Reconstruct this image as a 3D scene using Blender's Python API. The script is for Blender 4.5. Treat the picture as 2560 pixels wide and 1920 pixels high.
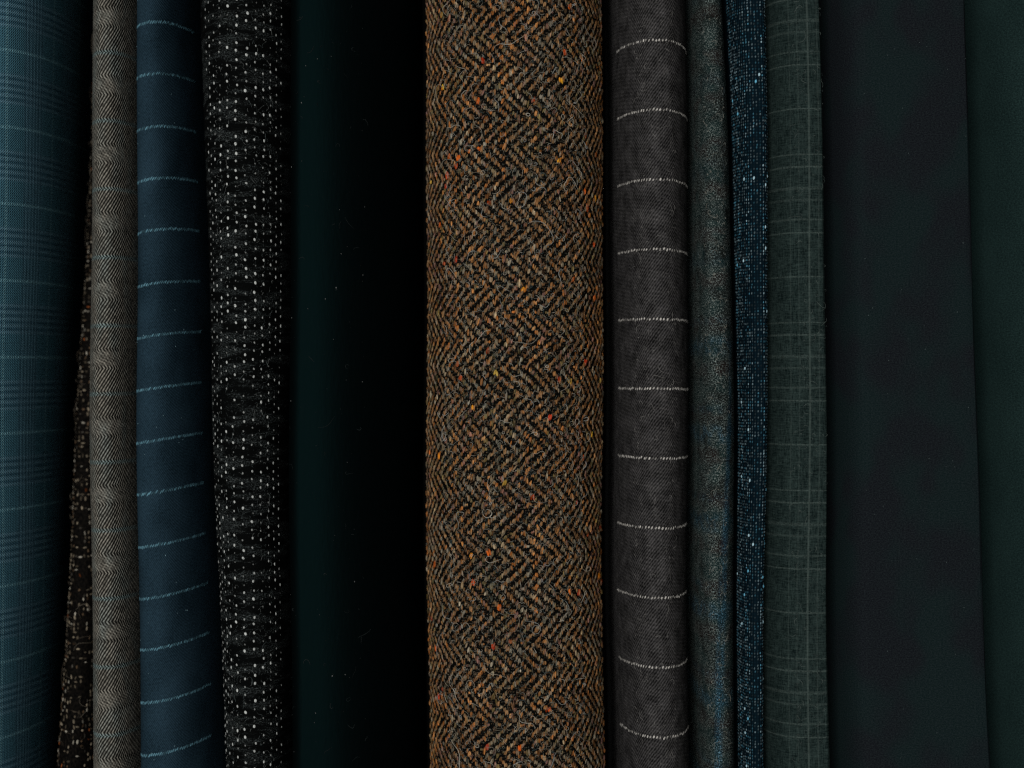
# Folded lengths of suiting cloth packed side by side on a dark table, seen from straight above.
import bpy, math
import numpy as np

for o in list(bpy.data.objects):
    bpy.data.objects.remove(o)

# ------------------------------------------------------------------ scale
# 1 unit of "thread space" (t) = 0.08 mm; the lengths, pitches and heights below are in t.
S = 8.0e-5
D = 4300.0            # camera height above the fold crests, t
H = 520.0             # table lies this far below the crests, t
YEND = 1350.0         # half length of the cloth pieces, t
sc = bpy.context.scene

# ------------------------------------------------------------------ camera
cam_d = bpy.data.cameras.new('camera')
cam = bpy.data.objects.new('camera', cam_d)
sc.collection.objects.link(cam)
cam.location = (0, 0, (D + H) * S)
cam_d.sensor_width = 36.0
cam_d.lens = 36.0 * D / 2560.0
cam_d.clip_start = 0.01
cam_d.clip_end = 20.0
cam_d.dof.use_dof = True
cam_d.dof.focus_distance = (D - 5) * S
cam_d.dof.aperture_fstop = 9.0
sc.camera = cam

# ------------------------------------------------------------------ world and lamp
w = bpy.data.worlds.new('World')
sc.world = w
w.use_nodes = True
w.node_tree.nodes['Background'].inputs[0].default_value = (0.55, 0.8, 0.9, 1)
w.node_tree.nodes['Background'].inputs[1].default_value = 0.004

ld = bpy.data.lights.new('softbox', 'AREA')
ld.shape = 'RECTANGLE'
ld.size = 0.36
ld.size_y = 1.2
ld.energy = 81.0
ld.color = (1.0, 0.985, 0.96)
lamp = bpy.data.objects.new('softbox', ld)
sc.collection.objects.link(lamp)
lamp.location = (-0.62, 0.12, 3.0)
from mathutils import Vector
lamp.rotation_euler = (Vector((0.0, 0, 0.03)) - lamp.location).to_track_quat('-Z', 'Y').to_euler()

vs = sc.view_settings
vs.view_transform = 'Standard'
vs.look = 'None'
vs.exposure = 0.0
vs.gamma = 1.0
vs.use_curve_mapping = False
sc.display_settings.display_device = 'sRGB'
sc.cycles.use_denoising = False
sc.cycles.filter_width = 1.3

# ------------------------------------------------------------------ node helpers
class X:
    """a scalar or colour socket with arithmetic"""
    def __init__(self, nt, s):
        self.nt, self.s = nt, s
    def _m(self, op, *a, clamp=False):
        n = self.nt.nodes.new('ShaderNodeMath')
        n.operation = op
        n.use_clamp = clamp
        for i, v in enumerate((self,) + a):
            if isinstance(v, X):
                self.nt.links.new(v.s, n.inputs[i])
            else:
                n.inputs[i].default_value = float(v)
        return X(self.nt, n.outputs[0])
    def __add__(self, o): return self._m('ADD', o)
    __radd__ = __add__
    def __sub__(self, o): return self._m('SUBTRACT', o)
    def __rsub__(self, o): return (self * -1.0) + o
    def __mul__(self, o): return self._m('MULTIPLY', o)
    __rmul__ = __mul__
    def __truediv__(self, o): return self._m('DIVIDE', o)
    def fract(self): return self._m('FRACT')
    def floor(self): return self._m('FLOOR')
    def abs(self): return self._m('ABSOLUTE')
    def pow(self, e): return self._m('POWER', e)
    def min(self, o): return self._m('MINIMUM', o)
    def max(self, o): return self._m('MAXIMUM', o)
    def wave(self): return (self * (2 * math.pi))._m('COSINE') * 0.5 + 0.5
    def clamp(self): return self._m('ADD', 0.0, clamp=True)
    def step(self, a, b):
        n = self.nt.nodes.new('ShaderNodeMapRange')
        n.interpolation_type = 'SMOOTHSTEP'
        self.nt.links.new(self.s, n.inputs['Value'])
        n.inputs['From Min'].default_value = a
        n.inputs['From Max'].default_value = b
        return X(self.nt, n.outputs[0])
    def con(self, k, out=0.5):
        """contrast about the middle"""
        return ((self - 0.5) * k + out).clamp()
    def near(self, d, soft=1.0):
        """1 where |self| < d"""
        return 1.0 - self.abs().step(d - soft, d + soft)

class M:
    def __init__(self, name):
        self.mat = bpy.data.materials.new(name)
        self.mat.use_nodes = True
        self.nt = self.mat.node_tree
        self.b = self.nt.nodes['Principled BSDF']
        uv = self.nt.nodes.new('ShaderNodeUVMap')
        uv.uv_map = 'threads'
        sp = self.nt.nodes.new('ShaderNodeSeparateXYZ')
        self.nt.links.new(uv.outputs[0], sp.inputs[0])
        self.u = X(self.nt, sp.outputs[0])
        self.v = X(self.nt, sp.outputs[1])
    def vec(self, a, b, c=0.0):
        n = self.nt.nodes.new('ShaderNodeCombineXYZ')
        for i, v in enumerate((a, b, c)):
            if isinstance(v, X):
                self.nt.links.new(v.s, n.inputs[i])
            else:
                n.inputs[i].default_value = v
        return n.outputs[0]
    def noise(self, su, sv, seed=0.0, detail=1.0, u=None, v=None, rough=0.55):
        n = self.nt.nodes.new('ShaderNodeTexNoise')
        n.inputs['Scale'].default_value = 1.0
        n.inputs['Detail'].default_value = detail
        n.inputs['Roughness'].default_value = rough
        self.nt.links.new(self.vec((u or self.u) / su, (v or self.v) / sv, seed), n.inputs['Vector'])
        return X(self.nt, n.outputs[0])
    def cell(self, pu, pv, seed=0.0, u=None, v=None):
        """one random value for each thread cell"""
        n = self.nt.nodes.new('ShaderNodeTexWhiteNoise')
        n.noise_dimensions = '3D'
        self.nt.links.new(self.vec(((u or self.u) / pu).floor(), ((v or self.v) / pv).floor(), seed), n.inputs['Vector'])
        return X(self.nt, n.outputs['Value'])
    def mix(self, a, b, f):
        n = self.nt.nodes.new('ShaderNodeMix')
        n.data_type = 'RGBA'
        if isinstance(f, X):
            self.nt.links.new(f.s, n.inputs[0])
        else:
            n.inputs[0].default_value = f
        for i, c in ((6, a), (7, b)):
            if isinstance(c, X):
                self.nt.links.new(c.s, n.inputs[i])
            else:
                n.inputs[i].default_value = (*c, 1)
        return X(self.nt, n.outputs[2])
    def scale(self, c, f):
        n = self.nt.nodes.new('ShaderNodeMix')
        n.data_type = 'RGBA'
        n.blend_type = 'MULTIPLY'
        n.inputs[0].default_value = 1.0
        if isinstance(c, X):
            self.nt.links.new(c.s, n.inputs[6])
        else:
            n.inputs[6].default_value = (*c, 1)
        self.nt.links.new(f.s, n.inputs[7])
        return X(self.nt, n.outputs[2])
    def attr(self, name):
        n = self.nt.nodes.new('ShaderNodeAttribute')
        n.attribute_name = name
        return X(self.nt, n.outputs['Color'])
    def done(self, col, height=None, bump=0.5, rough=0.85, sheen=0.0, tint=(1, 1, 1), srough=0.5, spec=0.03):
        b = self.b
        if isinstance(col, X):
            self.nt.links.new(col.s, b.inputs['Base Color'])
        else:
            b.inputs['Base Color'].default_value = (*col, 1)
        b.inputs['Roughness'].default_value = rough
        b.inputs['Specular IOR Level'].default_value = spec
        b.inputs['Sheen Weight'].default_value = sheen
        b.inputs['Sheen Roughness'].default_value = srough
        b.inputs['Sheen Tint'].default_value = (*tint, 1)
        if height is not None:
            n = self.nt.nodes.new('ShaderNodeBump')
            n.inputs['Strength'].default_value = 1.0
            n.inputs['Distance'].default_value = bump * S
            self.nt.links.new(height.s, n.inputs['Height'])
            self.nt.links.new(n.outputs[0], b.inputs['Normal'])
        return self.mat

def srgb(r, g, b):
    return tuple(((c / 255 + 0.055) / 1.055) ** 2.4 if c > 10 else c / 255 / 12.92 for c in (r, g, b))

# ------------------------------------------------------------------ cloth surface
rng = np.random.default_rng(11)
YS = np.linspace(-YEND, YEND, 121)

def along(vals, Y):
    """quadratic through the values at the far end, the middle and the near end of the view"""
    a, b, c = vals                       # Y = +960, 0, -960
    t = Y / 960.0
    return b + (a - c) / 2 * t + ((a + c) / 2 - b) * t * t

def wobble(x, Y):
    """a slow sideways drift shared by every piece, so that neighbours keep their gaps"""
    return 3.4 * np.sin(Y / 310.0 + x / 900.0) + 1.5 * np.sin(Y / 137.0 + 1.3 + x / 500.0)

class Fold:
    """one folded length of cloth: an upright fold whose rounded edge faces up"""
    def __init__(self, xl, xr, zc, al, bl, ar, br, bulge=0.0, tilt=0.0, follow=0.0, shear=0.0, seed=0, wave=3.0):
        self.tilt, self.follow, self.shear = tilt, follow, shear
        K = 520
        r = np.random.default_rng(seed)
        ph = r.uniform(0, 6.28, 8)
        rows = []
        lo, hi = 0.0, 0.0
        tri = lambda q: q if isinstance(q, tuple) else (q, q, q)
        for Y in YS:
            L, R = along(tri(xl), Y), along(tri(xr), Y)
            fl = [f(Y) if callable(f) else along(tri(f), Y) for f in (al, bl, ar, br, zc)]
            a1, b1, a2, b2, z0 = fl
            fit = min(1.0, 0.97 * (R - L) / (a1 + a2))
            a1, a2 = a1 * fit, a2 * fit
            z0 = z0 + wave * (np.sin(Y / 420 + ph[0]) + 0.6 * np.sin(Y / 190 + ph[1]))
            th = np.linspace(0, np.pi / 2, 60)
            lx, lz = L + a1 * (1 - np.cos(th)), z0 - b1 * (1 - np.sin(th))
            rx, rz = R - a2 * (1 - np.cos(th[::-1])), z0 - b2 * (1 - np.sin(th[::-1]))
            tx = np.linspace(lx[-1], rx[0], 30)[1:-1]
            tt = np.linspace(0, 1, 30)[1:-1]
            tz = z0 + bulge * 4 * tt * (1 - tt)
            wl = np.linspace(-H + 0.6, lz[0], 30)[:-1]
            wr = np.linspace(rz[-1], -H + 0.6, 30)[1:]
            px = np.concatenate([np.full(29, L), lx, tx, rx, np.full(29, R)])
            pz = np.concatenate([wl, lz, tz, rz, wr])
            ds = np.hypot(np.diff(px), np.diff(pz))
            s = np.concatenate([[0], np.cumsum(ds)])
            ci = 29 + 59 + 14
            s = s - s[ci]
            # soft irregularities of the hand-laid fold
            px = px + wobble(px, Y)
            pz2 = pz + np.clip((pz + H) / 150, 0, 1) * wave * 0.5 * np.sin(s / 47 + Y / 260 + ph[2]) * np.sin(Y / 330 + ph[3])
            rows.append((s, px, pz2, px[ci] - wobble(px[ci], Y)))
            lo, hi = min(lo, s[0]), max(hi, s[-1])
        self.crest = np.array([q[3] for q in rows])
        self.cmid = np.interp(0.0, YS, self.crest)
        self.sgrid = np.linspace(lo, hi, K)
        self.slo = np.array([q[0][0] for q in rows])
        self.shi = np.array([q[0][-1] for q in rows])
        self.PX = np.array([np.interp(self.sgrid, q[0], q[1]) for q in rows])
        self.PZ = np.array([np.interp(self.sgrid, q[0], q[2]) for q in rows])
        gx, gz = np.gradient(self.PX, axis=1), np.gradient(self.PZ, axis=1)
        ln = np.hypot(gx, gz) + 1e-9
        self.NX, self.NZ = -gz / ln, gx / ln
        bad = (gx ** 2 + gz ** 2) < 1e-8
        self.NX[bad], self.NZ[bad] = 0, 1

    def uoff(self, Y):
        return self.follow * (np.interp(Y, YS, self.crest) - self.cmid) + self.shear * Y

    def bil(self, T, s, Y):
        i = np.clip((Y + YEND) / (2 * YEND) * (len(YS) - 1), 0, len(YS) - 1.001)
        j = np.clip((s - self.sgrid[0]) / (self.sgrid[-1] - self.sgrid[0]) * (len(self.sgrid) - 1), 0, len(self.sgrid) - 1.001)
        i0, j0 = i.astype(int), j.astype(int)
        fi, fj = i - i0, j - j0
        return (T[i0, j0] * (1 - fi) * (1 - fj) + T[i0 + 1, j0] * fi * (1 - fj)
                + T[i0, j0 + 1] * (1 - fi) * fj + T[i0 + 1, j0 + 1] * fi * fj)

    def at(self, u, v, lift=0.0):
        """thread coordinates (u across, v along) to a point above the cloth"""
        Y = v
        for _ in range(2):
            s = u - self.uoff(Y)
            x = self.bil(self.PX, s, Y)
            Y = v + self.tilt * (x - self.cmid)
        s = u - self.uoff(Y)
        x, z = self.bil(self.PX, s, Y), self.bil(self.PZ, s, Y)
        nx, nz = self.bil(self.NX, s, Y), self.bil(self.NZ, s, Y)
        return np.stack([x + nx * lift, Y, z + nz * lift + H], -1) * S

    def body(self, name, mat, parent=None, K=150):
        nr = len(YS)
        f = np.linspace(0, 1, K)
        co, uvs = [], []
        for i, Y in enumerate(YS):
            s = self.slo[i] + (self.shi[i] - self.slo[i]) * f
            x = np.interp(s, self.sgrid, self.PX[i])
            z = np.interp(s, self.sgrid, self.PZ[i])
            co.append(np.stack([x, np.full(K, Y), np.maximum(z + H, 0.6)], -1) * S)
            u = s + self.uoff(Y)
            uvs.append(np.stack([u, Y - self.tilt * (x - self.cmid)], -1))
        co, uvs = np.concatenate(co), np.concatenate(uvs)
        a = (np.arange(nr - 1)[:, None] * K + np.arange(K - 1)[None]).ravel()
        q = np.stack([a, a + 1, a + 1 + K, a + K], -1)
        faces = q.tolist() + [list(range(K))[::-1], list(range((nr - 1) * K, nr * K))]
        me = bpy.data.meshes.new(name)
        me.from_pydata(co.tolist(), [], faces)
        uvl = me.uv_layers.new(name='threads')
        vi = np.zeros(len(me.loops), dtype=np.int32)
        me.loops.foreach_get('vertex_index', vi)
        uvl.data.foreach_set('uv', uvs[vi].astype(np.float32).ravel())
        sm = np.ones(len(me.polygons), dtype=bool)
        sm[-2:] = False
        me.polygons.foreach_set('use_smooth', sm)
        me.materials.append(mat)
        me.update()
        me.set_sharp_from_angle(angle=math.radians(35))
        return link(name, me, parent)

def link(name, me, parent=None):
    o = bpy.data.objects.new(name, me)
    sc.collection.objects.link(o)
    if parent is not None:
        o.parent = parent
        o.matrix_parent_inverse = parent.matrix_world.inverted()
    return o

def mesh_grid(name, P, C, UV, mat, parent):
    """n strips of (a x b) points -> one mesh with a colour for each point"""
    n, na, nb, _ = P.shape
    base = (np.arange(n) * na * nb)[:, None, None]
    g = (np.arange(na - 1)[:, None] * nb + np.arange(nb - 1)[None])[None] + base
    g = g.ravel()
    q = np.stack([g, g + nb, g + nb + 1, g + 1], -1).astype(np.int32)
    nf = len(q)
    me = bpy.data.meshes.new(name)
    me.vertices.add(n * na * nb)
    me.vertices.foreach_set('co', P.astype(np.float32).ravel())
    me.loops.add(nf * 4)
    me.loops.foreach_set('vertex_index', q.ravel())
    me.polygons.add(nf)
    me.polygons.foreach_set('loop_start', np.arange(nf, dtype=np.int32) * 4)
    me.polygons.foreach_set('use_smooth', np.ones(nf, dtype=bool))
    me.update(calc_edges=True)
    ca = me.color_attributes.new('yarn', 'FLOAT_COLOR', 'POINT')
    cc = np.ones((n, na * nb, 4), dtype=np.float32)
    cc[:, :, :3] = C[:, None, :]
    ca.data.foreach_set('color', cc.ravel())
    uvl = me.uv_layers.new(name='threads')
    uvl.data.foreach_set('uv', UV.reshape(-1, 2)[q.ravel()].astype(np.float32).ravel())
    me.materials.append(mat)
    me.validate()
    o = link(name, me, parent)
    return o

def floats(fold, name, cu, cv, L, W, h, C, ang, mat, parent, na=7, nb=6, sink=0.5, power=0.5, stuff=True):
    """yarn floats: little bowed lengths of yarn that surface from the cloth"""
    n = len(cu)
    one = lambda q: np.broadcast_to(np.asarray(q, float), (n,))
    L, W, h, ang = one(L), one(W), one(h), one(ang)
    t = np.linspace(-1, 1, na)
    ph = np.linspace(0, np.pi, nb)
    wt = np.maximum(1 - t ** 2, 0.0) ** power
    al = L[:, None, None] * t[None, :, None] + 0 * ph[None, None]
    ac = W[:, None, None] * wt[None, :, None] * np.cos(ph)[None, None]
    lf = h[:, None, None] * (np.maximum(1 - t ** 2, 0) ** 0.6)[None, :, None] * np.sin(ph)[None, None] - sink
    ca, sa = np.cos(ang)[:, None, None], np.sin(ang)[:, None, None]
    u = cu[:, None, None] + al * sa + ac * ca
    v = cv[:, None, None] + al * ca - ac * sa
    P = fold.at(u.ravel(), v.ravel(), lf.ravel()).reshape(n, na, nb, 3)
    o = mesh_grid(name, P, np.asarray(C), np.stack([u, v], -1), mat, parent)
    if stuff:
        o['kind'] = 'stuff'
    return o

def hairs(fold, name, n, ur, length, rad, lift, C, mat, parent, seed=1, curl=0.5, yr=None, steps=9):
    """loose wool fibres standing off the surface"""
    r = np.random.default_rng(seed)
    u = r.uniform(ur[0], ur[1], n)
    v = r.uniform(-YEND + 40, YEND - 40, n) if yr is None else r.uniform(yr[0], yr[1], n)
    a = r.uniform(0, 2 * np.pi, n)
    a = np.where(r.random(n) < 0.55, r.normal(0, 0.5, n), a)
    Ln = length * r.lognormal(0, 0.5, n)
    k = r.normal(0, curl, n)
    pts = []
    top = lift * r.uniform(0.3, 1.3, n)
    for i in range(steps):
        t = i / (steps - 1)
        pts.append((u.copy(), v.copy(), top * math.sin(math.pi * (0.12 + 0.76 * t))))
        k = k * 0.8 + r.normal(0, curl * 0.55, n)
        a = a + k
        u = u + np.sin(a) * Ln / steps
        v = v + np.cos(a) * Ln / steps
    cen = np.stack([fold.at(p[0], p[1], p[2] + 0.8) for p in pts], 1)      # n, steps, 3
    tan = np.gradient(cen, axis=1)
    tan /= np.linalg.norm(tan, axis=2, keepdims=True) + 1e-12
    side = np.cross(tan, np.array([0, 0, 1.0]))
    side /= np.linalg.norm(side, axis=2, keepdims=True) + 1e-12
    up = np.cross(side, tan)
    rr = rad * S * np.sin(np.pi * np.linspace(0.08, 0.92, steps))[None, :, None] ** 0.5
    P = np.stack([cen + rr * (math.cos(q) * side + math.sin(q) * up) for q in np.linspace(0, 2 * np.pi, 4)], 2)
    C = np.asarray(C)[r.integers(0, len(C), n)] * r.uniform(0.6, 1.2, (n, 1))
    UV = np.stack([np.stack([p[0], p[1]], -1) for p in pts], 1)[:, :, None, :].repeat(4, 2)
    o = mesh_grid(name, P, C, UV, mat, parent)
    o['kind'] = 'stuff'
    return o

def cloth(label, group=None):
    o = bpy.data.objects.new('folded_cloth', None)
    o.empty_display_size = 0.01
    sc.collection.objects.link(o)
    o['label'] = label
    o['category'] = 'fabric'
    if group:
        o['group'] = group
    return o

def put(root, fold):
    root.location = (fold.cmid * S, 0, 0)
    bpy.context.view_layer.update()
    return root

# yarn and fibre materials driven by the colour of each yarn
def yarn_mat(name, twist=3.0, depth=0.5, rough=0.8, sheen=0.0):
    m = M(name)
    c = m.attr('yarn')
    ply = ((m.u * 0.9 + m.v * 0.55) / twist).wave()
    nz = m.noise(1.6, 5.0, 3.3, 2.0)
    nz2 = m.noise(6.0, 9.0, 8.1, 1.0)
    f = 1.0 - depth + depth * 1.9 * (ply * 0.35 + nz * 0.9 - 0.15).clamp() + (nz2 - 0.5) * 0.5
    return m.done(m.scale(c, f), ply * 0.5 + nz * 0.5, bump=0.8, rough=rough, sheen=sheen)

YARN = yarn_mat('wool_yarn')
# heathered tweed yarn: fibres of several colours carded together
m = M('heather_tweed_yarn')
c = m.attr('yarn')
uu = m.u - m.v * 0.2
f1 = m.noise(2.0, 8, 1.0, 2.0, u=uu, rough=0.6)
f2 = m.noise(2.8, 9, 7.0, 1.0, u=uu)
f3 = m.noise(5.0, 7.0, 13.0, 2.0)
c = m.mix(c, m.mix(m.scale(c, 0.25 + 0.3 * f3), m.mix(srgb(150, 118, 84), srgb(120, 128, 116), f3.step(0.4, 0.6)), f2.step(0.46, 0.62)), f1.step(0.4, 0.62) * 0.55)
c = m.scale(c, (f2 * 1.5 + f1 * 0.9 - 0.18).clamp())
TWEED = m.done(c, f1 * 0.6 + f2 * 0.6, bump=2.4, rough=0.85)
m = M('wool_fibre')
FIBRE = m.done(m.attr('yarn'), rough=0.6)

# ------------------------------------------------------------------ table
m = M('dark_table')
g = m.nt.nodes.new('ShaderNodeTexCoord')
n = m.nt.nodes.new('ShaderNodeTexNoise')
n.inputs['Scale'].default_value = 90
n.inputs['Detail'].default_value = 6
m.nt.links.new(g.outputs['Object'], n.inputs['Vector'])
TABLE = m.done(m.mix((0.006, 0.007, 0.007), (0.016, 0.016, 0.016), X(m.nt, n.outputs[0])), rough=0.6)
tm = bpy.data.meshes.new('table')
hx, hy, tk = 0.45, 0.35, 0.03
tv = [(sx * hx, sy * hy, z) for z in (-tk, 0) for sx, sy in ((-1, -1), (1, -1), (1, 1), (-1, 1))]
tm.from_pydata(tv, [], [(3, 2, 1, 0), (4, 5, 6, 7), (0, 1, 5, 4), (1, 2, 6, 5), (2, 3, 7, 6), (3, 0, 4, 7)])
tm.materials.append(TABLE)
to = link('table', tm)
to['kind'] = 'structure'

# ================================================================== 1 teal glen check
F = Fold(xl=(-1400, -1430, -1470), xr=(-1178, -1202, -1240), zc=10, al=(105, 110, 110), bl=100, ar=(140, 136, 128), br=400, tilt=0.03, follow=1.0, seed=1)
F.cr = F.cmid
m = M('teal_glen_check_wool')
u, v = m.u, m.v
P = 192.5
x0 = -1257 - F.cmid - 6
dh = ((v - (960 - 124)) / P + 0.5).fract() * P - P / 2          # 0 on the overcheck pick
dv = ((u - x0) / P + 0.5).fract() * P - P / 2
gh = (dh.abs() - P / 2).near(38, 4)
gv = (dv.abs() - P / 2).near(40, 3)
sh = ((dh.abs() - P / 2) / 17.0).wave()
sv = ((dv.abs() - P / 2) / 14.0).wave()
weft = (v / 5.2).wave()
warp = (u / 6.3).wave()
tw = ((u - v * 0.95) / 6.3).wave()
irr = m.noise(7, 4, 1.0, 2.0)
slub = m.noise(3, 60, 4.0, 2.0) * 0.6 + m.noise(60, 3, 5.0, 2.0) * 0.4
base = m.mix(srgb(30, 54, 65), srgb(44, 73, 83), tw * 0.7 + irr * 0.5)
base = m.mix(base, m.mix(srgb(15, 32, 46), srgb(68, 92, 104), sh), gh * (0.34 + 0.25 * (1.0 - tw)))
base = m.mix(base, m.mix(srgb(17, 33, 44), srgb(66, 92, 104), sv), gv * (0.28 + 0.3 * tw))
base = m.mix(base, srgb(104, 142, 150), dh.near(3.4, 1.8) * (0.1 + 0.75 * (u / 9.0).wave()) * 0.62 * irr * 1.4)
base = m.mix(base, srgb(92, 124, 128), dv.near(3.0, 1.8) * (0.1 + 0.75 * (v / 9.0).wave()) * 0.6 * irr * 1.4)
hgt = warp * 0.3 + weft * 0.08 + tw * 0.62
base = m.scale(base, (hgt * 0.95 + irr.con(3.0) * 0.5 + slub.con(2.5) * 0.7 - 0.1).clamp() * 2.3)
mt = m.done(base, hgt, bump=2.2)
r = put(cloth('teal blue glen check wool cloth with pale overcheck lines, its soft rounded fold'), F)
F.body('fabric', mt, r)

# ================================================================== 2 dark flecked tweed, deep in the gap
F = Fold(xl=(-1150, -1172, -1206), xr=(-1088, -1089, -1086), zc=(-380, -300, -165), al=(22, 34, 55), bl=(90, 110, 150), ar=(22, 34, 55), br=(90, 110, 150), follow=0.6, seed=2)
m = M('black_brown_tweed')
nz = m.noise(5, 9, 2.0, 2.0)
mt = m.done(m.mix(srgb(4, 4, 4), srgb(22, 19, 16), nz.step(0.35, 0.75)), nz, bump=2.0)
r = put(cloth('narrow black tweed flecked with cream and rust, sunk between teal check and grey herringbone'), F)
F.body('fabric', mt, r)
q = np.random.default_rng(5)
cu, cv, cc, an, ll, ww = [], [], [], [], [], []
pal = np.array([srgb(150, 138, 118), srgb(176, 170, 155), srgb(110, 100, 84), srgb(150, 84, 44), srgb(96, 78, 60), srgb(70, 66, 60)])
for c in np.arange(-110, 110, 11.5):
    vv = np.arange(-YEND + 20, YEND - 20, 12.5)
    k = q.random(len(vv)) < 0.5 * (0.6 + 0.8 * (np.sin(vv / 26.0 + c) > 0.3))
    if abs((c + 4) % 34.5) < 9:
        k |= q.random(len(vv)) < 0.45
    vv = vv[k]
    for t in vv:
        rowlit = q.random() < 0.35
        cu.append(c + q.normal(0, 1.2)); cv.append(t + q.normal(0, 1.5))
        an.append(math.pi / 2 + q.normal(0, .15) if rowlit else q.normal(0, .2))
        ll.append(q.uniform(3.5, 7)); ww.append(q.uniform(1.8, 3.4))
        cc.append(pal[q.choice(6, p=[.27, .14, .28, .02, .15, .14])] * q.uniform(.2, 0.9))
floats(F, 'yarn_flecks', np.array(cu), np.array(cv), np.array(ll), np.array(ww), 2.2, np.array(cc), np.array(an), YARN, r, na=5, nb=5)
hairs(F, 'wool_fuzz', 160, (-90, 90), 34, 0.6, 7, np.array([srgb(90, 84, 74), srgb(60, 54, 46)]), FIBRE, r, seed=31)

# ================================================================== 3 grey-brown herringbone
F = Fold(xl=(-1081, -1082, -1079), xr=(-952, -948, -942), zc=0, al=(58, 58, 56), bl=200, ar=66, br=270, tilt=0.02, follow=0.4, seed=3, wave=2.0)
m = M('grey_brown_herringbone')
u, v = m.u, m.v
P = 171.0
d = ((v - (960 - 130)) * -1.0 / P).fract() * P                 # distance towards the near end from the pale pick
# zigzag: rises, falls, rises, with a short reverse on the pale pick
z1 = d.min(57.0)
z2 = (d - 57.0).max(0.0).min(50.0)
z3 = (d - 107.0).max(0.0).min(57.0)
z4 = (d - 164.0).max(0.0)
zz = z1 - z2 + z3 - z4
tone = m.noise(40, 90, 1.5, 2.0)
ph = (u + zz * 0.66 + (tone - 0.5) * 5.0) / 8.4
tw = ph.wave()
fl = ((v / 9.0) + ph * 0.5).wave()
mixed = (d - 82.0).near(17, 5)
tw = tw * (1.0 - mixed * 0.6) + mixed * 0.6 * (0.2 + 0.45 * ((u - zz * 0.66) / 8.4).wave() + 0.45 * (v / 9.0 + u / 15.2).wave())
cellv = m.cell(3.8, 9.0, 2.0, u=u + zz * 0.66)
h = tw * (0.62 + 0.38 * fl)
pale = d.near(5, 3) + (d - P).near(5, 3)
light = m.mix(srgb(148, 144, 133), srgb(134, 152, 150), (pale * 0.8 + (tone - 0.42) * 1.5).clamp())
col = m.mix(srgb(13, 12, 11), light, (h.pow(1.35) * (0.5 + 0.95 * cellv) + pale * 0.22 * h).clamp())
mt = m.done(col, h, bump=2.6)
r = put(cloth('slim grey brown herringbone wool with fine zigzag twill beside navy chalk stripe'), F)
F.body('fabric', mt, r)

# ================================================================== 4 navy chalk stripe
F = Fold(xl=(-948, -943, -938), xr=(-822, -786, -752), zc=(8, 8, 6), al=(38, 38, 38), bl=52, ar=(92, 112, 130), br=(360, 360, 360), tilt=0.165, follow=0.6, seed=4, wave=2.5)
m = M('navy_twill_wool')
u, v = m.u, m.v
tw = ((u - v * 0.75) / 5.6).wave()
nz = m.noise(5.5, 5.5, 1.0, 3.0, rough=0.7)
big = m.noise(120, 160, 6.0, 2.0)
col = m.mix(srgb(12, 25, 32), srgb(46, 68, 82), (tw * 0.35 + nz.con(2.6) * 0.5 + (big - 0.5) * 0.9).clamp())
mt = m.done(col, tw * 0.6 + nz * 0.6, bump=1.1)
r = put(cloth('navy twill wool with thin pale blue chalk stripes across its fold'), F)
F.body('fabric', mt, r)
q = np.random.default_rng(8)
for k in range(-2, 18):
    v0 = 960 - 57 - 130.6 * k + q.normal(0, 1.0)
    if abs(v0) > YEND - 40:
        continue
    cu = np.arange(-150, 210, 5.6)
    cu = cu + q.normal(0, 0.4, len(cu))
    c = np.array(srgb(98, 142, 158))[None] * q.uniform(0.2, 0.95, (len(cu), 1))
    o = floats(F, 'chalk_stripe', cu, v0 + q.normal(0, 0.7, len(cu)), q.uniform(5.2, 7.0, len(cu)), 2.1, 1.2, c, 0.62, YARN, r, na=5, nb=4, stuff=False)
sp_u = q.uniform(-70, 120, 40)
floats(F, 'lint', sp_u, q.uniform(-1200, 1200, 40), q.uniform(1.2, 2.2, 40), 1.1, 1.2, np.tile(srgb(120, 150, 160), (40, 1)) * q.uniform(.4, 1.2, (40, 1)), 0.0, FIBRE, r, na=5, nb=4)

# ================================================================== 5 black cloth with white neps
F = Fold(xl=(-816, -780, -746), xr=(-568, -567, -564), zc=5, al=(125, 108, 96), bl=(230, 230, 230), ar=(122, 104, 88), br=240, follow=0.15, shear=-0.018, seed=6, wave=2.5)
m = M('black_boucle')
u, v = m.u, m.v
band = m.noise(120, 26, 3.0, 3.0).step(0.46, 0.6)
fz = m.noise(5, 3.0, 1.0, 3.0, rough=0.7).step(0.48, 0.66)
tiny = m.noise(11, 2.2, 7.0, 2.0).step(0.52, 0.66)
col = m.mix(srgb(5, 6, 6), srgb(96, 104, 104), (fz * 0.75 + tiny * 0.15) * (0.05 + 0.85 * band))
mt = m.done(col, fz * 0.6 + (v / 22).wave() * 0.2, bump=2.0)
r = put(cloth('black wool dotted with rows of white slub knots, next to velvet'), F)
F.body('fabric', mt, r)
q = np.random.default_rng(17)
cu, cv, sz, cc = [], [], [], []
for i, c in enumerate(np.arange(-6, 6)):
    uu = c * 24.5 + 4
    vv = np.arange(-YEND + 20, YEND - 20, 21.3) + (10.6 if i % 2 else 0) + q.normal(0, 2)
    k = q.random(len(vv)) < 0.87
    for t in vv[k]:
        cu.append(uu + q.normal(0, 1.3)); cv.append(t + q.normal(0, 1.7))
        big = q.random()
        s = 2.0 + 1.9 * big ** 0.9
        sz.append(s)
        cc.append(np.array(srgb(214, 218, 214)) * (0.13 + 0.7 * big ** 0.8))
cu, cv, sz, cc = map(np.array, (cu, cv, sz, cc))
floats(F, 'slub_knots', cu, cv, sz * 1.25, sz * 0.92, sz * 0.42, cc, q.normal(-0.3, 0.25, len(cu)), YARN, r, na=7, nb=6)
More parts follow.
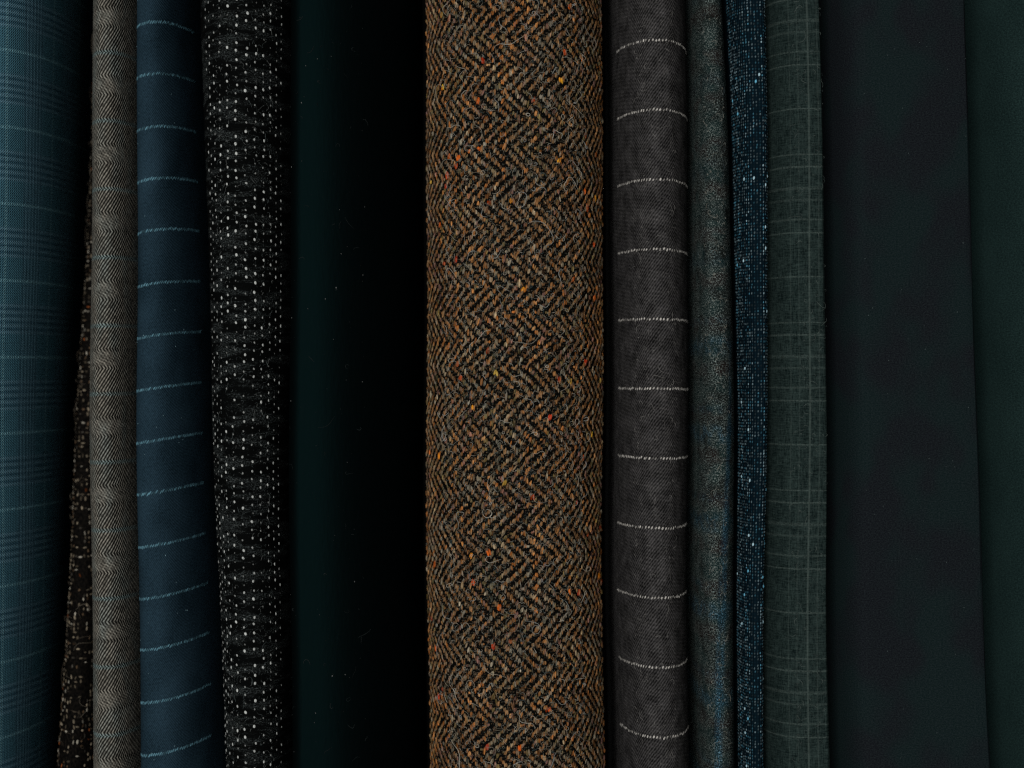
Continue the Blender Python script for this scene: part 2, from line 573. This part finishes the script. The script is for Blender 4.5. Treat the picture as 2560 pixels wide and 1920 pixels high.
hairs(F, 'wool_fuzz', 1800, (-85, 85), 8, 0.3, 2.0, np.array([srgb(84, 92, 92), srgb(60, 66, 66), srgb(108, 112, 110)]), FIBRE, r, seed=12, curl=0.3)

# ================================================================== 6 black velvet
F = Fold(xl=(-562, -561, -557), xr=(-245, -239, -231), zc=(-20, -22, -30), al=(34, 34, 32), bl=(30, 30, 30), ar=(262, 260, 258), br=(330, 330, 330), follow=0.5, seed=9, wave=2.0)
m = M('black_green_velvet')
nz = m.noise(9, 40, 1.0, 3.0)
mt = m.done(m.mix((0.0004, 0.0006, 0.0007), (0.0009, 0.0014, 0.0015), nz), nz, bump=0.6, rough=0.62, spec=0.055)
m.b.inputs['Specular Tint'].default_value = (0.22, 0.85, 0.9, 1)      # the lustre of the pile
r = put(cloth('plain black velvet with faint dark green sheen, specked with dust'), F)
F.body('fabric', mt, r, K=520)
q = np.random.default_rng(23)
N = 260
pu, pv = q.uniform(-150, 150, N), q.uniform(-1300, 1300, N)
b = q.random(N) ** 7
floats(F, 'dust_specks', pu, pv, 1.0 + 1.5 * b, 0.7 + 0.8 * b, 0.8, np.array(srgb(150, 152, 150))[None] * (0.03 + 0.5 * b)[:, None], q.uniform(-.6, .6, N), FIBRE, r, na=5, nb=4, sink=0.2)
hairs(F, 'lint', 90, (-150, 150), 16, 0.45, 2, np.array([srgb(40, 44, 44), srgb(26, 30, 30)]), FIBRE, r, seed=41)

# ================================================================== 7 brown herringbone tweed
F = Fold(xl=(-240, -234, -226), xr=(248, 250, 257), zc=38, al=(205, 205, 205), bl=(330, 330, 330), ar=205, br=350, bulge=6, follow=0.6, seed=10, wave=3.0)
m = M('tweed_ground')
nz = m.noise(6, 6, 1.0, 2.0)
mt = m.done(m.mix(srgb(3, 4, 4), srgb(12, 11, 9), nz), nz, bump=2.0)
r = put(cloth('broad brown herringbone tweed, hairy, with orange and rust flecks'), F)
F.body('fabric', mt, r)
q = np.random.default_rng(77)
pu, pr = 7.0, 6.8
cols = np.arange(-49, 50)
rows = np.arange(int(-(YEND - 25) / pr), int((YEND - 25) / pr))
s, ss, dirn = 0, [], 1
for i in range(len(rows)):
    if i % 10 == 0:
        dirn = -dirn
        s += 2
    s += dirn
    ss.append(s)
ss = np.array(ss)
over = ((ss[None, :] + cols[:, None]) % 4) < 2
flip = q.random(over.shape) < 0.015
over ^= flip
pal = np.array([srgb(138, 108, 76), srgb(120, 86, 54), srgb(156, 110, 66), srgb(134, 122, 102), srgb(104, 92, 60),
                srgb(150, 96, 50), srgb(92, 68, 52), srgb(140, 134, 120), srgb(126, 92, 84), srgb(84, 84, 74)])
pp = np.array([.19, .17, .15, .12, .09, .09, .07, .05, .05, .02])
hot = np.array([srgb(212, 100, 30), srgb(196, 76, 26), srgb(214, 132, 34), srgb(178, 60, 34), srgb(196, 160, 70)])
cu, cv, ll, ww, hh, cc = [], [], [], [], [], []
for a, c in enumerate(cols):
    j = 0
    yarn_tone = q.normal(1.0, 0.08)
    prev = pal[q.choice(len(pal), p=pp)]
    while j < len(rows):
        if over[a, j]:
            e = j
            while e < len(rows) and over[a, e]:
                e += 1
            n = e - j
            mid = (rows[j] + rows[e - 1]) / 2 * pr
            cu.append(c * pu + q.normal(0, 0.6)); cv.append(mid + q.normal(0, 0.7))
            ll.append(min(n, 4) * pr * 0.5 + q.uniform(0.6, 2.6)); ww.append(q.uniform(3.3, 5.0)); hh.append(q.uniform(1.8, 4.0))
            if q.random() < 0.4:
                prev = pal[q.choice(len(pal), p=pp)]
            col = prev * yarn_tone * q.uniform(0.4, 1.15)
            if q.random() < 0.011:
                col = hot[q.choice(5, p=[.34, .2, .2, .14, .12])] * q.uniform(.7, 1.15)
                ww[-1] += 1.4; ll[-1] += 2.0; hh[-1] += 1.2
            cc.append(col)
            j = e
        else:
            j += 1
cu, cv, ll, ww, hh, cc = map(np.array, (cu, cv, ll, ww, hh, cc))
# each float is a loose bundle of two strands
nf = len(cu)
cv = cv + 3.0 * np.sin(cu / 52.0 + cv / 400.0) + 2.0 * np.sin(cu / 23.0 + cv / 170.0)
cu = cu + 2.5 * np.sin(cv / 88.0 + cu / 200.0)
# uneven carding: slow drifts of warmth and depth through the cloth
gr = q.normal(0, 1, (90, 40))
for _ in range(2):
    gr = (gr + np.roll(gr, 1, 0) + np.roll(gr, -1, 0) + np.roll(gr, 1, 1) + np.roll(gr, -1, 1)) / 3.2
gi = gr[((cv + YEND) / 32).astype(int) % 90, ((cu + 400) / 22).astype(int) % 40]
cc = cc * (0.98 + 0.14 * gi)[:, None] * np.stack([1.04 + 0.07 * gi, 0.97 + 0 * gi, 0.88 - 0.09 * gi], -1)
off = np.array([-0.4, 0.4])[None] + q.normal(0, 0.12, (nf, 2))
ang = q.normal(0.14, 0.12, (nf, 1)) + q.normal(0, 0.16, (nf, 2))
su = cu[:, None] + off * ww[:, None]
sv = cv[:, None] + q.normal(0, 1.0, (nf, 2))
sl = ll[:, None] * q.uniform(0.75, 1.05, (nf, 2))
sh_ = hh[:, None] * q.uniform(0.55, 1.1, (nf, 2)) * np.array([0.9, 1.0])[None]
sc_ = cc[:, None, :] * q.lognormal(0.0, 0.34, (nf, 2, 1))
mixp = pal[q.integers(0, len(pal), (nf, 2))]
sc_ = np.clip(np.where(q.random((nf, 2, 1)) < 0.3, sc_ * 0.35 + mixp * 0.75, sc_), 0, 0.75)
floats(F, 'weft_yarn', su.ravel(), sv.ravel(), sl.ravel(), np.repeat(ww * 0.62, 2) * q.uniform(.8, 1.2, nf * 2), sh_.ravel(), sc_.reshape(-1, 3), ang.ravel(), TWEED, r, na=5, nb=4)
cu, cv, ll, ww, cc = [], [], [], [], []
dk = np.array([srgb(11, 13, 13), srgb(15, 16, 14), srgb(9, 12, 17), srgb(24, 22, 18), srgb(15, 22, 21)])
for j in range(len(rows)):
    a = 0
    while a < len(cols):
        if not over[a, j]:
            e = a
            while e < len(cols) and not over[e, j]:
                e += 1
            cu.append((cols[a] + cols[e - 1]) / 2 * pu); cv.append(rows[j] * pr + q.normal(0, .8))
            ll.append((e - a) * pu * 0.5 + 1.0); ww.append(q.uniform(2.0, 2.8))
            cc.append(dk[q.integers(0, 5)] * q.uniform(.3, 0.9))
            a = e
        else:
            a += 1
floats(F, 'warp_yarn', np.array(cu), np.array(cv), np.array(ll), np.array(ww), 1.3, np.array(cc), np.pi / 2 + q.normal(0, .1, len(cu)), TWEED, r, na=4, nb=4)
hairs(F, 'wool_fuzz', 8000, (-200, 200), 15, 0.42, 7, np.array([srgb(132, 124, 108), srgb(104, 92, 76), srgb(150, 148, 138), srgb(96, 70, 48), srgb(70, 84, 84)]), FIBRE, r, seed=3, curl=0.55)
hairs(F, 'stray_fibres', 330, (-220, 220), 40, 0.58, 12, np.array([srgb(170, 165, 152), srgb(142, 134, 120), srgb(152, 154, 150)]), FIBRE, r, seed=7, curl=0.5, steps=14)

# ================================================================== 8 charcoal pinstripe
F = Fold(xl=(264, 270, 278), xr=(455, 459, 464), zc=0, al=(100, 100, 98), bl=250, ar=92, br=240, tilt=-0.015, follow=0.5, seed=13, wave=2.5)
m = M('charcoal_flannel_twill')
u, v = m.u, m.v
irr = m.noise(60, 60, 2.0, 2.0)
ph = (u - v * 0.8 + (irr - 0.5) * 8.0) / 8.2
tw = ph.wave()
fl = ((v + u * 0.12) / 10.0).wave()
nz = m.noise(3.0, 6.0, 1.0, 3.0, rough=0.7)
cloud = m.noise(30, 40, 5.0, 3.0)
h = (tw * 0.42 + nz.con(2.6) * 0.62 * (0.6 + 0.4 * fl) - 0.06 + (cloud - 0.5) * 0.9).clamp()
col = m.mix(srgb(13, 13, 13), srgb(106, 104, 104), h.pow(1.5) * 0.85)
col = m.scale(col, 0.82 + 0.3 * m.noise(400, 14, 9.0, 2.0))
mt = m.done(col, h, bump=2.0)
r = put(cloth('charcoal grey flannel twill with white stitched pinstripes beside the brown tweed'), F)
F.body('fabric', mt, r)
q = np.random.default_rng(29)
for k in range(-2, 14):
    v0 = 960 - 100 - 174.4 * k
    if abs(v0) > YEND - 30:
        continue
    cu = np.arange(-205, 205, 9.0)
    cu = cu + q.normal(0, 0.8, len(cu))
    b = q.random(len(cu))
    c = np.array(srgb(226, 222, 214))[None] * (0.18 + 0.6 * b ** 0.8)[:, None]
    floats(F, 'pinstripe', cu, v0 + q.normal(0, 0.9, len(cu)), q.uniform(3.7, 5.2, len(cu)), 1.8 + 0.8 * b, 1.3, c, 0.55 + q.normal(0, .12, len(cu)), YARN, r, na=6, nb=5, stuff=False)
hairs(F, 'wool_fuzz', 1100, (-75, 45), 15, 0.3, 4, np.array([srgb(96, 94, 92), srgb(72, 70, 68), srgb(130, 128, 124)]), FIBRE, r, seed=14)

# ================================================================== 9 mottled teal and brown check
F = Fold(xl=(463, 470, 485), xr=(542, 570, 574), zc=(0, -2, -6), al=(34, 38, 40), bl=150, ar=(40, 52, 46), br=170, bulge=3, follow=0.3, seed=15, wave=2.0)
m = M('mottled_check_wool')
u, v = m.u, m.v
sp = m.noise(2.7, 3.9, 1.0, 2.0, rough=0.6)
sp2 = m.noise(3.2, 6.0, 9.0, 1.0)
spk = sp.step(0.5, 0.62)
us = u + (v + 120.0) * -0.062                                   # the check runs slightly askew to the fold
tealz = m.noise(90, 60, 3.0, 2.0)
ground = m.mix(srgb(20, 24, 23), srgb(20, 38, 38), tealz.step(0.4, 0.6))
d1 = (((v - 318.0) / 222.0 + 0.5).fract() - 0.5) * 222.0        # blue picks
d2 = (((v - 262.0) / 111.0 + 0.5).fract() - 0.5) * 111.0        # brown picks
low = v.step(420.0, 220.0)
ground = m.mix(ground, srgb(30, 20, 19), d2.near(20, 10) * 0.75 * m.noise(60, 40, 12.0).step(0.35, 0.6))
blue = (d1.near(20, 12) * 0.85 + (d1 - 62.0).near(9, 6) * 0.4) * m.noise(24, 26, 21.0, 2.0).step(0.36, 0.62) * (0.2 + 0.8 * v.step(420.0, 0.0))
bluev = (us - 42.0).near(12, 8) * m.noise(20, 60, 23.0, 2.0).step(0.25, 0.6) * v.step(180.0, -120.0)
bl = (blue * 0.8 + bluev).clamp()
ground = m.mix(ground, srgb(18, 42, 56), bl * 0.4)
lightc = m.mix(m.mix(srgb(128, 150, 147), srgb(134, 136, 130), tealz), srgb(92, 148, 176), bl * 0.8)
col = m.mix(ground, lightc, (spk * sp2.con(3.0, 0.75) * m.noise(30, 50, 31.0, 2.0).con(2.5, 0.75)).clamp())
mt = m.done(col, sp, bump=2.6)
r = put(cloth('mottled grey teal and brown check wool with hazy blue stripe, fuzzy'), F)
F.body('fabric', mt, r)
hairs(F, 'wool_fuzz', 1400, (-36, 30), 10, 0.32, 3, np.array([srgb(120, 128, 124), srgb(84, 96, 94), srgb(150, 148, 138), srgb(60, 70, 74)]), FIBRE, r, seed=24)

# ================================================================== 10 navy slub weave
F = Fold(xl=(549, 577, 583), xr=(640, 641, 635), zc=(-12, -14, -18), al=(56, 46, 38), bl=(120, 110, 100), ar=18, br=30, follow=0.35, shear=0.0, seed=18, wave=1.5)
m = M('navy_slub_ground')
u, v = m.u, m.v
nz = m.noise(8, 30, 1.0, 2.0)
g = (u / 8.2).wave() * 0.6 + (v / 7.6).wave() * 0.4
col = m.mix(srgb(3, 11, 16), srgb(11, 29, 39), (g * 0.5 + nz * 0.5).clamp())
mt = m.done(col, g, bump=1.5)
r = put(cloth('deep blue slub weave with bright pale blue dotted threads'), F)
F.body('fabric', mt, r)
q = np.random.default_rng(37)
cu, cv, ll, ww, cc = [], [], [], [], []
for c in np.arange(-15, 12):
    vv = np.arange(-YEND + 20, YEND - 20, 7.6)
    tone = q.choice([0.45, 0.75, 1.0])
    lvl = np.convolve(q.random(len(vv) + 8), np.ones(9) / 9, 'valid')
    for t, lv in zip(vv, lvl):
        if q.random() > 0.82:
            continue
        b = q.random() ** 1.4 * (lv * 2) ** 1.5
        cu.append(c * 8.2 + q.normal(0, .5)); cv.append(t + q.normal(0, .6))
        big = q.random() < 0.009
        ll.append(q.uniform(2.7, 3.7) + (1.8 if big else 0)); ww.append(q.uniform(1.5, 2.2) + (1.2 if big else 0))
        base = np.array(srgb(150, 180, 190)) if q.random() < .6 else np.array(srgb(92, 158, 184))
        cc.append(base * (1.3 if big else (0.08 + 0.62 * b) * tone))
floats(F, 'slub_threads', np.array(cu), np.array(cv), np.array(ll), np.array(ww), np.array(ww) * 0.75, np.array(cc), 0.18, YARN, r, na=5, nb=5, sink=0.4)

# ================================================================== 11 green-grey windowpane
F = Fold(xl=(643, 644, 643), xr=(774, 786, 799), zc=(2, 0, 2), al=(84, 84, 78), bl=150, ar=(9, 9, 9), br=22, bulge=2, follow=0.6, tilt=0.0, seed=19, wave=1.5)
m = M('green_grey_windowpane')
u, v = m.u, m.v
tu, tv = m.noise(3.2, 26, 1.0, 2.0), m.noise(26, 3.2, 2.0, 2.0)
cl = m.noise(36, 50, 3.0, 3.0)
nz = m.noise(4, 4, 4.0, 3.0, rough=0.7)
h = (tu * 0.42 + tv * 0.42 + nz * 0.5 - 0.2).clamp()
P = 420.3
d = ((v - (960 - 803)) * -1.0 / P).fract() * P
lines = None
for off, wd, st in ((3, 3, .5), (34, 4, .55), (88, 7, .34), (117, 5, .3), (166, 4, .42), (199, 3, .6), (309, 3, .55)):
    t = (d - off).near(wd * 0.55, 1.4) * st
    lines = t if lines is None else lines.max(t)
vl = (u + 10.0).near(2.0, 1.6) * 0.32
vl = vl.max((u + 58.0).near(1.6, 1.2) * 0.12).max((u - 14.0).near(1.6, 1.2) * 0.14).max((u + 36.0).near(1.6, 1.2) * 0.1)
pat = m.noise(5, 3, 8.0, 2.0).step(0.3, 0.65)
col = m.mix(srgb(12, 22, 22), srgb(58, 73, 70), (h.con(2.8, 0.42) * 0.75 + (cl - 0.5) * 0.5).clamp())
col = m.mix(col, srgb(112, 126, 120), (lines * (0.0 + 0.46 * pat)).max(vl * (0.3 + 0.7 * m.noise(9, 6, 13.0)) * 0.85))
mt = m.done(col, h, bump=1.2)
r = put(cloth('dark green grey windowpane wool with faint pale lines and a crisp flat edge'), F)
F.body('fabric', mt, r)
hairs(F, 'wool_fuzz', 500, (-50, 30), 14, 0.4, 3, np.array([srgb(84, 94, 90), srgb(60, 70, 68)]), FIBRE, r, seed=44)

# ================================================================== 12 plain midnight wool
F = Fold(xl=(781, 793, 806), xr=(1146, 1170, 1212), zc=(-22, -24, -26), al=(105, 100, 96), bl=(360, 360, 360), ar=12, br=30, bulge=3, follow=0.5, seed=21, wave=4.0)
m = M('midnight_plain_wool')
nz = m.noise(4.5, 2.8, 1.0, 3.0, rough=0.75)
cl = m.noise(160, 240, 3.0, 2.0)
tw = ((m.u - m.v * 0.6) / 5.0).wave()
col = m.mix(m.mix(srgb(14, 16, 21), srgb(11, 24, 25), cl.step(0.4, 0.6)), srgb(44, 52, 54), (nz.con(3.6, 0.3) * 0.52 + tw * 0.06).clamp())
mt = m.done(col, nz, bump=0.8)
r = put(cloth('wide plain midnight blue black wool, smooth flat fold beside the windowpane cloth'), F)
F.body('fabric', mt, r)
q = np.random.default_rng(51)
N = 60
floats(F, 'lint', q.uniform(-140, 140, N), q.uniform(-1300, 1300, N), q.uniform(1.2, 2.6, N), 1.2, 1.0, np.array(srgb(70, 80, 80))[None] * q.uniform(.4, 1.3, (N, 1)), q.uniform(-.5, .5, N), FIBRE, r, na=5, nb=4)

# ================================================================== 13 plain dark green wool
def soft(Y):
    return np.interp(Y, [-1400, -960, -500, 0, 300, 420, 560, 730, 860, 960, 1400], [150, 155, 170, 175, 210, 250, 220, 130, 190, 240, 240])
F = Fold(xl=(1172, 1202, 1250), xr=1520, zc=(-85, -90, -95), al=soft, bl=(400, 390, 370), ar=60, br=60, bulge=4, follow=0.3, seed=22, wave=3.0)
m = M('dark_green_plain_wool')
nz = m.noise(4.5, 2.8, 1.0, 3.0, rough=0.75)
cl = m.noise(120, 200, 3.0, 2.0)
col = m.mix(srgb(16, 28, 28), srgb(40, 60, 58), (nz.con(4.6, 0.34) * 0.85 + (cl - 0.5) * 0.5).clamp())
mt = m.done(col, nz, bump=0.8)
r = put(cloth('plain very dark green wool with a softly dented rounded fold'), F)
F.body('fabric', mt, r)
q = np.random.default_rng(53)
N = 30
floats(F, 'lint', q.uniform(-100, 100, N), q.uniform(-1300, 1300, N), q.uniform(1.2, 2.6, N), 1.2, 1.0, np.array(srgb(70, 84, 82))[None] * q.uniform(.4, 1.3, (N, 1)), q.uniform(-.5, .5, N), FIBRE, r, na=5, nb=4)
